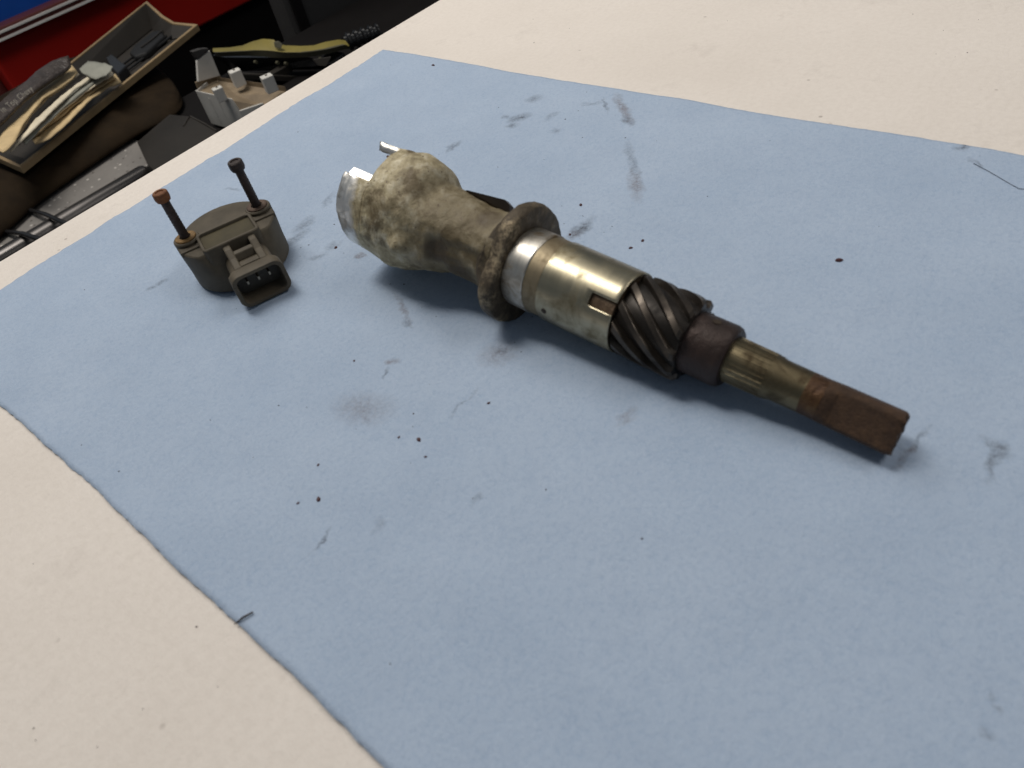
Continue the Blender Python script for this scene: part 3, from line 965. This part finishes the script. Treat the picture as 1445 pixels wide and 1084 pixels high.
out_low = [Vector((p.x, p.y, p.z - .008)) for p in outline]
mb = MB()
mb.rings([out_low, outline, inn, [p - Vector((0, 0, .004)) for p in inn]], cap=False)
rim = mb.build('rim', M['tan'], gb, smooth=30, bevel=.001)
mb = MB()
mb.rings([[p - Vector((0, 0, .003)) for p in inn], bot], cap=False)
mb.add(bot, [tuple(range(len(bot)))])
mb.build('tray_shell', M['tray_in'], gb, smooth=0, solid=.002)
# moulded recess, ridges and latch inside the tray
rec = [(182, 74), (190, 80), (206, 74), (232, 50), (228, 42), (214, 44), (188, 64)]
mb = MB(); mb.prism([at(x, y, TZ + .010) for x, y in rec], (0, 0, -.010)); 
mb.build('recess_block', M['tray_dark'], gb, smooth=0, bevel=.003)
mb = MB(); mb.tube([at(199, 67, TZ + .0112), at(214, 56, TZ + .0112), at(229, 43, TZ + .0112)], .0009, 8)
mb.build('recess_edge', M['tray_in'], gb, smooth=60)
for k in range(3):
    mb = MB(); mb.tube([at(160 + k * 4, 101 + k * 4, TZ + .004), at(245 + k * 3, 38 + k * 3, TZ + .005)], .0016, 8)
    mb.build('ridge', M['tray_dark'], gb, smooth=60)
mb = MB(); mb.prism([at(x, y, TZ + .016) for x, y in ((148, 82), (158, 75), (166, 83), (178, 92), (166, 104), (158, 96))], (0, 0, -.014))
mb.build('latch', M['hose'], gb, smooth=0, bevel=.002)

# papers: curled sheets standing in the tray
ZS = 0.2076
def sheet(name, top, bottom, z_top, z_bot, mat, label, cat, th=.0012, wav=0.0):
    n = 26
    def samp(pl, t):
        d = [0]
        for a, b in zip(pl, pl[1:]): d.append(d[-1] + math.dist(a, b))
        s = t * d[-1]
        for i in range(len(pl) - 1):
            if s <= d[i + 1] or i == len(pl) - 2:
                k = (s - d[i]) / max(1e-6, d[i + 1] - d[i])
                return pl[i][0] + (pl[i + 1][0] - pl[i][0]) * k, pl[i][1] + (pl[i + 1][1] - pl[i][1]) * k
    v, f = [], []
    for i in range(n + 1):
        t = i / n
        a, b = samp(top, t), samp(bottom, t)
        A = at(a[0] * ZS, a[1] * ZS, z_top)
        B = at(b[0] * ZS, b[1] * ZS, z_bot)
        for k in range(6):
            u = k / 5
            p = A.lerp(B, u)
            p += Vector((0.0, 0.25, 1)) * (.0007 * math.sin(math.pi * u) + wav * math.sin(t * 9 + u * 3) + .0011 * noise.noise(Vector((t * 7, u * 3, len(label)))) + .0008 * noise.noise(Vector((t * 30, u * 9, len(label)))))
            v.append(p)
    for i in range(n):
        for k in range(5):
            f.append((i * 6 + k, i * 6 + k + 1, i * 6 + k + 7, i * 6 + k + 6))
    c = sum(v, Vector()) / len(v)
    o = mesh_obj(name, v, f, mat, None, loc=(c.x, c.y, z_bot), smooth=180, solid=th, offset=0)
    return tag(o, label, cat)
GP = 'papers in the glove box tray'
sheet('envelope', [(-60, 1000), (0, 940), (150, 770), (250, 640), (370, 560), (440, 490), (490, 446)], [(20, 1040), (75, 995), (150, 850), (280, 700), (400, 600), (480, 540), (526, 490)], TZ + .040, TZ + .040, M['paper'], 'wide curled tan envelope standing beside the vinyl wallet', 'paper', wav=.001)
sheet('paper_sheet', [(85, 1010), (220, 835), (330, 735), (470, 615), (615, 508)], [(72, 1038), (245, 870), (400, 715), (510, 615), (628, 528)], TZ + .034, TZ + .032, M['paper_white'], 'folded glossy cream paper curving between the two tan papers', 'paper')
sheet('paper_sheet', [(240, 880), (420, 735), (560, 625), (700, 530), (760, 490)], [(235, 900), (430, 750), (570, 640), (710, 545), (775, 510)], TZ + .026, TZ + .025, M['paper_white'], 'narrow pale paper edge just above the torn tan paper', 'paper')
sheet('paper_sheet', [(120, 960), (250, 800), (380, 680), (520, 560), (600, 500)], [(130, 990), (265, 830), (395, 705), (540, 585), (620, 520)], TZ + .022, TZ + .018, M['vinyl'], 'dark folded card tucked behind the glossy cream paper', 'card')
sheet('paper_card', [(540, 470), (600, 418), (660, 425), (720, 435), (768, 455)], [(560, 500), (620, 530), (650, 540), (700, 525), (755, 490)], TZ + .038, TZ + .036, M['paper_grey'], 'grey-green card lying on top of the papers by the latch', 'card')
sheet('paper_sheet', [(205, 930), (380, 780), (560, 645), (700, 560), (785, 505)], [(240, 982), (330, 945), (480, 820), (640, 665), (720, 595), (825, 560)], TZ + .018, TZ + .017, M['paper'], 'torn tan paper with ragged end nearest the tan tray rim', 'paper', wav=.0008)
sheet('paper_sheet', [(-20, 1010), (90, 905), (200, 745), (300, 650), (420, 555), (505, 480)], [(60, 1020), (120, 925), (215, 790), (320, 690), (440, 590), (540, 505)], TZ + .036, TZ + .031, M['paper_white'], 'pale folded sheet peeking out under the wide tan envelope', 'paper', wav=.0008)
sheet('paper_sheet', [(150, 965), (290, 815), (420, 690), (560, 580), (660, 505)], [(175, 985), (310, 850), (450, 720), (590, 610), (690, 530)], TZ + .029, TZ + .027, M['paper_grey'], 'grey-green leaflet between the cream paper and the narrow pale paper', 'paper')
sheet('paper_sheet', [(190, 930), (330, 800), (500, 670), (640, 575), (740, 505)], [(215, 945), (370, 830), (530, 700), (670, 600), (790, 530)], TZ + .0215, TZ + .0205, M['paper'], 'brown kraft leaf lying on top of the torn tan paper', 'paper')
wal = sheet('vinyl_wallet', [(-120, 800), (0, 715), (100, 615), (280, 478), (400, 415), (470, 388)], [(-100, 930), (0, 840), (120, 730), (270, 605), (380, 525), (482, 445)], TZ + .056, TZ + .050, M['vinyl'], 'crinkled dark vinyl booklet wallet with small pale lettering', 'wallet', th=.004, wav=.0012)
# pale lettering along the wallet's lower edge
def lettering(txt, a, b, z, size, parent):
    A, B = at(*a, z), at(*b, z)
    X = (B - A).normalized()
    eye = (cam.location - (A + B) / 2).normalized()
    Yv = eye.cross(X).normalized()
    Zv = X.cross(Yv)
    cu = bpy.data.curves.new('lettering', 'FONT')
    cu.body = txt
    cu.size = size
    cu.extrude = .0002
    cu.space_character = 1.15
    t = bpy.data.objects.new('lettering_curve', cu)
    COL.objects.link(t)
    bpy.context.view_layer.update()
    me = bpy.data.meshes.new_from_object(t.evaluated_get(bpy.context.evaluated_depsgraph_get()))
    bpy.data.objects.remove(t)
    Mx = Matrix((X, Yv, Zv)).transposed()
    base = root_loc(parent)
    for v in me.vertices:
        v.co = A + Mx @ v.co + Zv * .004 - base
    me.materials.clear()
    me.materials.append(M['print'])
    o = bpy.data.objects.new('lettering', me)
    COL.objects.link(o)
    o.parent = parent
lettering('in Top Chevy', (2, 162), (94, 92), TZ + .056, .0085, wal)

# smoked plastic panel lying right of the rail
sm = [(193, 200), (239, 161), (268, 164), (306, 186), (330, 215), (240, 262), (208, 232)]
zz = [BZ + .014] * 7
mb = MB()
mb.prism([at(x, y, z) for (x, y), z in zip(sm, zz)], (0, 0, -.0055))
o = mb.build('smoked_panel', M['smoke'], None, loc=(.33, .9, BZ), smooth=0, bevel=.0012)
tag(o, 'dark smoked plastic panel with pale edge at the rail end', 'trim panel')
mb = MB(); mb.tube([at(259, 178, BZ + .0145), at(263, 171, BZ + .0145), at(268.5, 164, BZ + .0145), at(288, 174, BZ + .0145), at(306, 185, BZ + .0145)], .0009, 8)
mb.build('pale_edge', M['tray_in'], o, smooth=60)  # thin paler line along the panel edge

# white plastic bin
bn = empty('white_bin', (.42, .9, BZ))
tag(bn, 'broken dirty white plastic trim bin with square clips', 'trim bin')
ztop = BZ + .046
def wall(name, pts, mat, par, vec):
    mb = MB(); mb.prism(pts, vec)
    return mb.build(name, mat, par, smooth=0, bevel=.0008)
dn = lambda p: Vector((p.x, p.y, BZ + .004))
fl_ = at(276, 128, ztop); f_a = at(328, 140, ztop); f_b = at(339, 156, ztop - .012); f_c = at(372, 145, ztop - .012)
bl_ = at(300, 108, ztop); br_ = at(402, 122, ztop)
wall('front_wall', [dn(fl_), dn(f_b), f_b, f_a, fl_], M['white'], bn, Vector((.001, .003, 0)))
wall('end_wall', [dn(f_b), dn(f_c), f_c, f_b], M['white'], bn, Vector((-.001, .003, 0)))
for k in (.3, .55):
    p = fl_.lerp(f_a, k)
    mb = MB(); mb.box((p + dn(p)) / 2 - Vector((0, .0006, 0)), .0012, .0016, .03); mb.build('seam_rib', M['white'], bn, smooth=0)
wall('side_wall', [dn(fl_), dn(bl_), bl_, fl_], M['white'], bn, (.003, 0, 0))
wall('back_wall', [dn(bl_), dn(br_), br_, bl_], M['dirtytan'], bn, (0, .003, 0))
mb = MB(); mb.prism([Vector((p.x, p.y + .001, ztop - k)) for p, k in ((fl_, .003), (f_a, .003), (f_b, .014), (f_c, .016), (br_, .006), (bl_, .004))], (0, 0, -.003))
mb.build('ledge', M['dirtytan'], bn, smooth=0, bevel=.001)
# broken upright fin at the back corner, with dirt-streaked face
fin = [(276, 84), (296, 70), (303, 88), (311, 108), (322, 131), (281, 115), (278, 100)]
yb = bl_.y - .012
wall('fin', [aty(x, y, yb) for x, y in ((278, 86), (296, 71), (311, 107), (280, 116), (279, 100))], M['white'], bn, (0, .004, 0))
wall('fin_base', [aty(x, y, yb + .006) for x, y in ((276, 116), (311, 106), (324, 132), (282, 131))], M['dirtytan'], bn, (0, .003, 0))
wall('fin_cap', [aty(x, y, yb - .002) for x, y in ((272, 73), (284, 69), (294, 68), (295, 72), (279, 84))], M['case'], bn, (0, .008, 0))
# square mounting clips
for (px, py, bx_, by_, sc) in ((310, 133, 313, 140, .85), (335, 110, 338, 120, 1.0), (380, 118, 384, 128, 1.0)):
    c = aty(px, py, at(bx_, by_, ztop).y)
    mb = MB()
    mb.box(c, .013 * sc, .011 * sc, .018 * sc, Matrix.Rotation(R(-18), 3, 'Z'))
    cl = mb.build('clip', M['white'], bn, smooth=0, bevel=.001)
    mb = MB(); mb.box(c + Vector((.0005, .0005, .0085 * sc)), .0022, .0035, .0018, Matrix.Rotation(R(-18), 3, 'Z')); mb.build('clip_slot', M['hole'], cl, smooth=0)  # dark block coloured as the shade inside the clip slot

# olive yellow trim strip on a black bracket
yo = 0.97
ot = empty('olive_trim', (.5, yo, BZ))
tag(ot, 'curved olive yellow trim strip standing on a black bracket', 'trim strip')
top_e = [(303, 68), (325, 67), (345, 64), (360, 58), (372, 55), (386, 56), (392, 62), (402, 64), (425, 65), (445, 64), (462, 59), (478, 56), (487, 57), (492, 63)]
mid_e = [(304, 74), (325, 73), (345, 72), (360, 71), (372, 71), (386, 72), (392, 73), (402, 74), (425, 74), (445, 72), (462, 69), (478, 65), (487, 63), (493, 66)]
bot_e = [(309, 80), (327, 79.5), (346, 79), (360, 79.5), (372, 80), (386, 81.5), (393, 82), (404, 82), (425, 81.5), (445, 79.5), (462, 76.5), (478, 72), (488, 69.5), (494, 69)]
def yol(x): return .97 + (.79 - .97) * (x - 303) / 192
rings = []
for a, m_, b in zip(top_e, mid_e, bot_e):
    yo = yol(m_[0])
    A, Mm, B = aty(*a, yo + .012), aty(*m_, yo), aty(*b, yo + .003)
    rings.append([A, Mm, Mm + Vector((0, .006, 0)), A + Vector((0, .006, -.001))])
mb = MB(); mb.rings(rings); mb.build('strip', M['olive'], ot, smooth=50)
rings = []
for a, m_, b in zip(top_e, mid_e, bot_e):
    yo = yol(m_[0])
    Mm, B = aty(*m_, yo - .0005), aty(*b, yo + .003)
    rings.append([Mm - Vector((0, .001, 0)), B, B + Vector((0, .008, 0)), Mm + Vector((0, .0055, 0))])
mb = MB(); mb.rings(rings); mb.build('lower_edge', M['olive_edge'], ot, smooth=50)
wall('tab', [aty(x, y, yol(x) - .001) for x, y in ((389, 60), (394, 58), (399, 63), (397, 69), (391, 68))], M['olive_edge'], ot, (0, .005, 0))
bx = [aty(x, y, yol(x) + .006) for x, y in ((315, 81), (442, 82), (452, 92), (470, 90), (486, 74), (500, 120))]
low = [Vector((bx[4].x, bx[4].y, BZ + .006)), Vector((bx[0].x + .02, bx[0].y, BZ + .006))]
wall('bracket', bx[:5] + low, M['hose'], ot, (0, .03, 0))
wall('gusset', [aty(x, y, yol(x) + .001) for x, y in ((442, 84), (468, 80), (460, 94), (450, 93))], M['smoke'], ot, (0, .003, 0))
for k, (x, y) in enumerate(((362, 88), (393, 89), (405, 90), (454, 83))):
    mb = MB(); c = aty(x, y, yol(x) + .004); mb.tube([c, c + Vector((0, .004, 0))], .0022, 10)
    mb.build('rivet', M['olive_edge'], ot, smooth=40)
# black ledge below the bracket
o = MB()
o.prism([aty(x, y, .88) for x, y in ((335, 104), (425, 108), (425, 116), (336, 113))], (0, .02, 0))
p = aty(380, 110, .88)
o.box((p.x, .892, (p.z + BZ + .005) / 2), .08, .012, p.z - BZ - .005)
o = o.build('black_bar', M['smoke'], None, loc=(.5, .94, BZ), smooth=0, bevel=.001)
tag(o, 'glossy black plastic bar lying between white bin and olive trim', 'trim bar')

# corrugated hose end
mb = MB()
pa, pb = aty(486, 60, .84), aty(534, 45, .82)
pts, rs = [], []
for k in range(29):
    pts.append(pa.lerp(pb, k / 28))
    rs.append(.0095 + .0018 * (1 if (k // 3) % 2 else -.6))
mb.tube(pts, rs, 20)
p = (pa + pb) / 2
mb.box((pb.x, pb.y + .008, (pb.z + BZ) / 2), .02, .01, pb.z - BZ - .01)
tag(mb.build('corrugated_hose', M['hose'], None, loc=(p.x, p.y, BZ), smooth=30), 'shiny black corrugated hose end beside the olive trim', 'hose')

# charcoal case standing on the bench
cl_ = aty(421, 62, 1.02)
cs = empty('charcoal_panel', (cl_.x + .46, 1.04, FZ))
tag(cs, 'tall charcoal panel standing behind the olive trim strip', 'panel')
mb = MB()
mb.box((cl_.x + .46, 1.02 + .02, (FZ + .35) / 2), .92, .04, .35 - FZ)
mb.build('shell', M['case'], cs, smooth=0, bevel=.008)
mb = MB()
mb.box((cl_.x + .02, 1.02 - .002, (FZ + .35) / 2), .018, .004, .34 - FZ)
mb.build('edge_strip', M['black'], cs, smooth=0, bevel=.001)
for (x, y) in ((588, 2), (597, 4)):
    c = aty(x, y, 1.016)
    mb = MB(); mb.tube([c, c + Vector((.008, 0, .006)), c + Vector((.016, .0, .004))], .0022, 8)
    mb.build('hinge_pin', M['silver_strip'], cs, smooth=50)

# red tool cart
yc = 1.58
cart = empty('tool_cart', (.6, yc + .2, FZ))
tag(cart, 'red enamelled tool cart with maroon rail and silver stripes', 'tool cart')
zb = aty(300, 29, yc).z
xl = aty(8, 110, yc).x
ztp = aty(66, 27, yc).z
mb = MB()
mb.box(((xl + 1.7) / 2, yc + .22, (zb + ztp) / 2), 1.7 - xl, .44, ztp - zb)
mb.build('red_drawer', M['red'], cart, smooth=0, bevel=.004)
mb = MB()
mb.box(((xl + 1.7) / 2, yc + .225, (zb + FZ) / 2), 1.66 - xl, .43, zb - FZ - .002)
mb.build('lower_body', M['black'], cart, smooth=0, bevel=.004)
mb = MB()
mb.box(((xl + 1.7) / 2, yc + .006, ztp + .009), 1.7 - xl, .036, .020)
rl = mb.build('rail', M['maroon'], cart, smooth=0, bevel=.003)
for dz in (.002, .0125):
    mb = MB()
    mb.box(((xl + 1.7) / 2, yc - .0125, ztp + dz), 1.69 - xl, .004, .0035)
    mb.build('stripe', M['silver_strip'], rl, smooth=0)
mb = MB()
mb.box((xl - .03, yc + .18, (zb + ztp) / 2 - .02), .06, .30, (ztp - zb) * .9)
mb.build('side_handle', M['maroon'], cart, smooth=0, bevel=.01)
# blue tub on the cart
mb = MB()
c0, c1 = aty(-40, 38, yc + .05), aty(92, 1, yc + .05)
x0, x1 = c0.x, c1.x
zb2 = ztp + .02
mb.rings([[Vector((x0 + i_, yc + .04 + i_, zb2)), Vector((x1 - i_, yc + .04 + i_, zb2)), Vector((x1 - i_, yc + .2 - i_, zb2)), Vector((x0 + i_, yc + .2 - i_, zb2))] for i_, zb2 in ((.01, ztp + .001), (0, ztp + .075), (-.006, ztp + .078), (-.006, ztp + .086), (.004, ztp + .086), (.012, ztp + .006))])
tub = mb.build('blue_tub', M['blue'], None, loc=((x0 + x1) / 2, yc + .12, ztp), smooth=0, bevel=.002)
tag(tub, 'bright blue plastic tub on top of the red cart', 'tub')
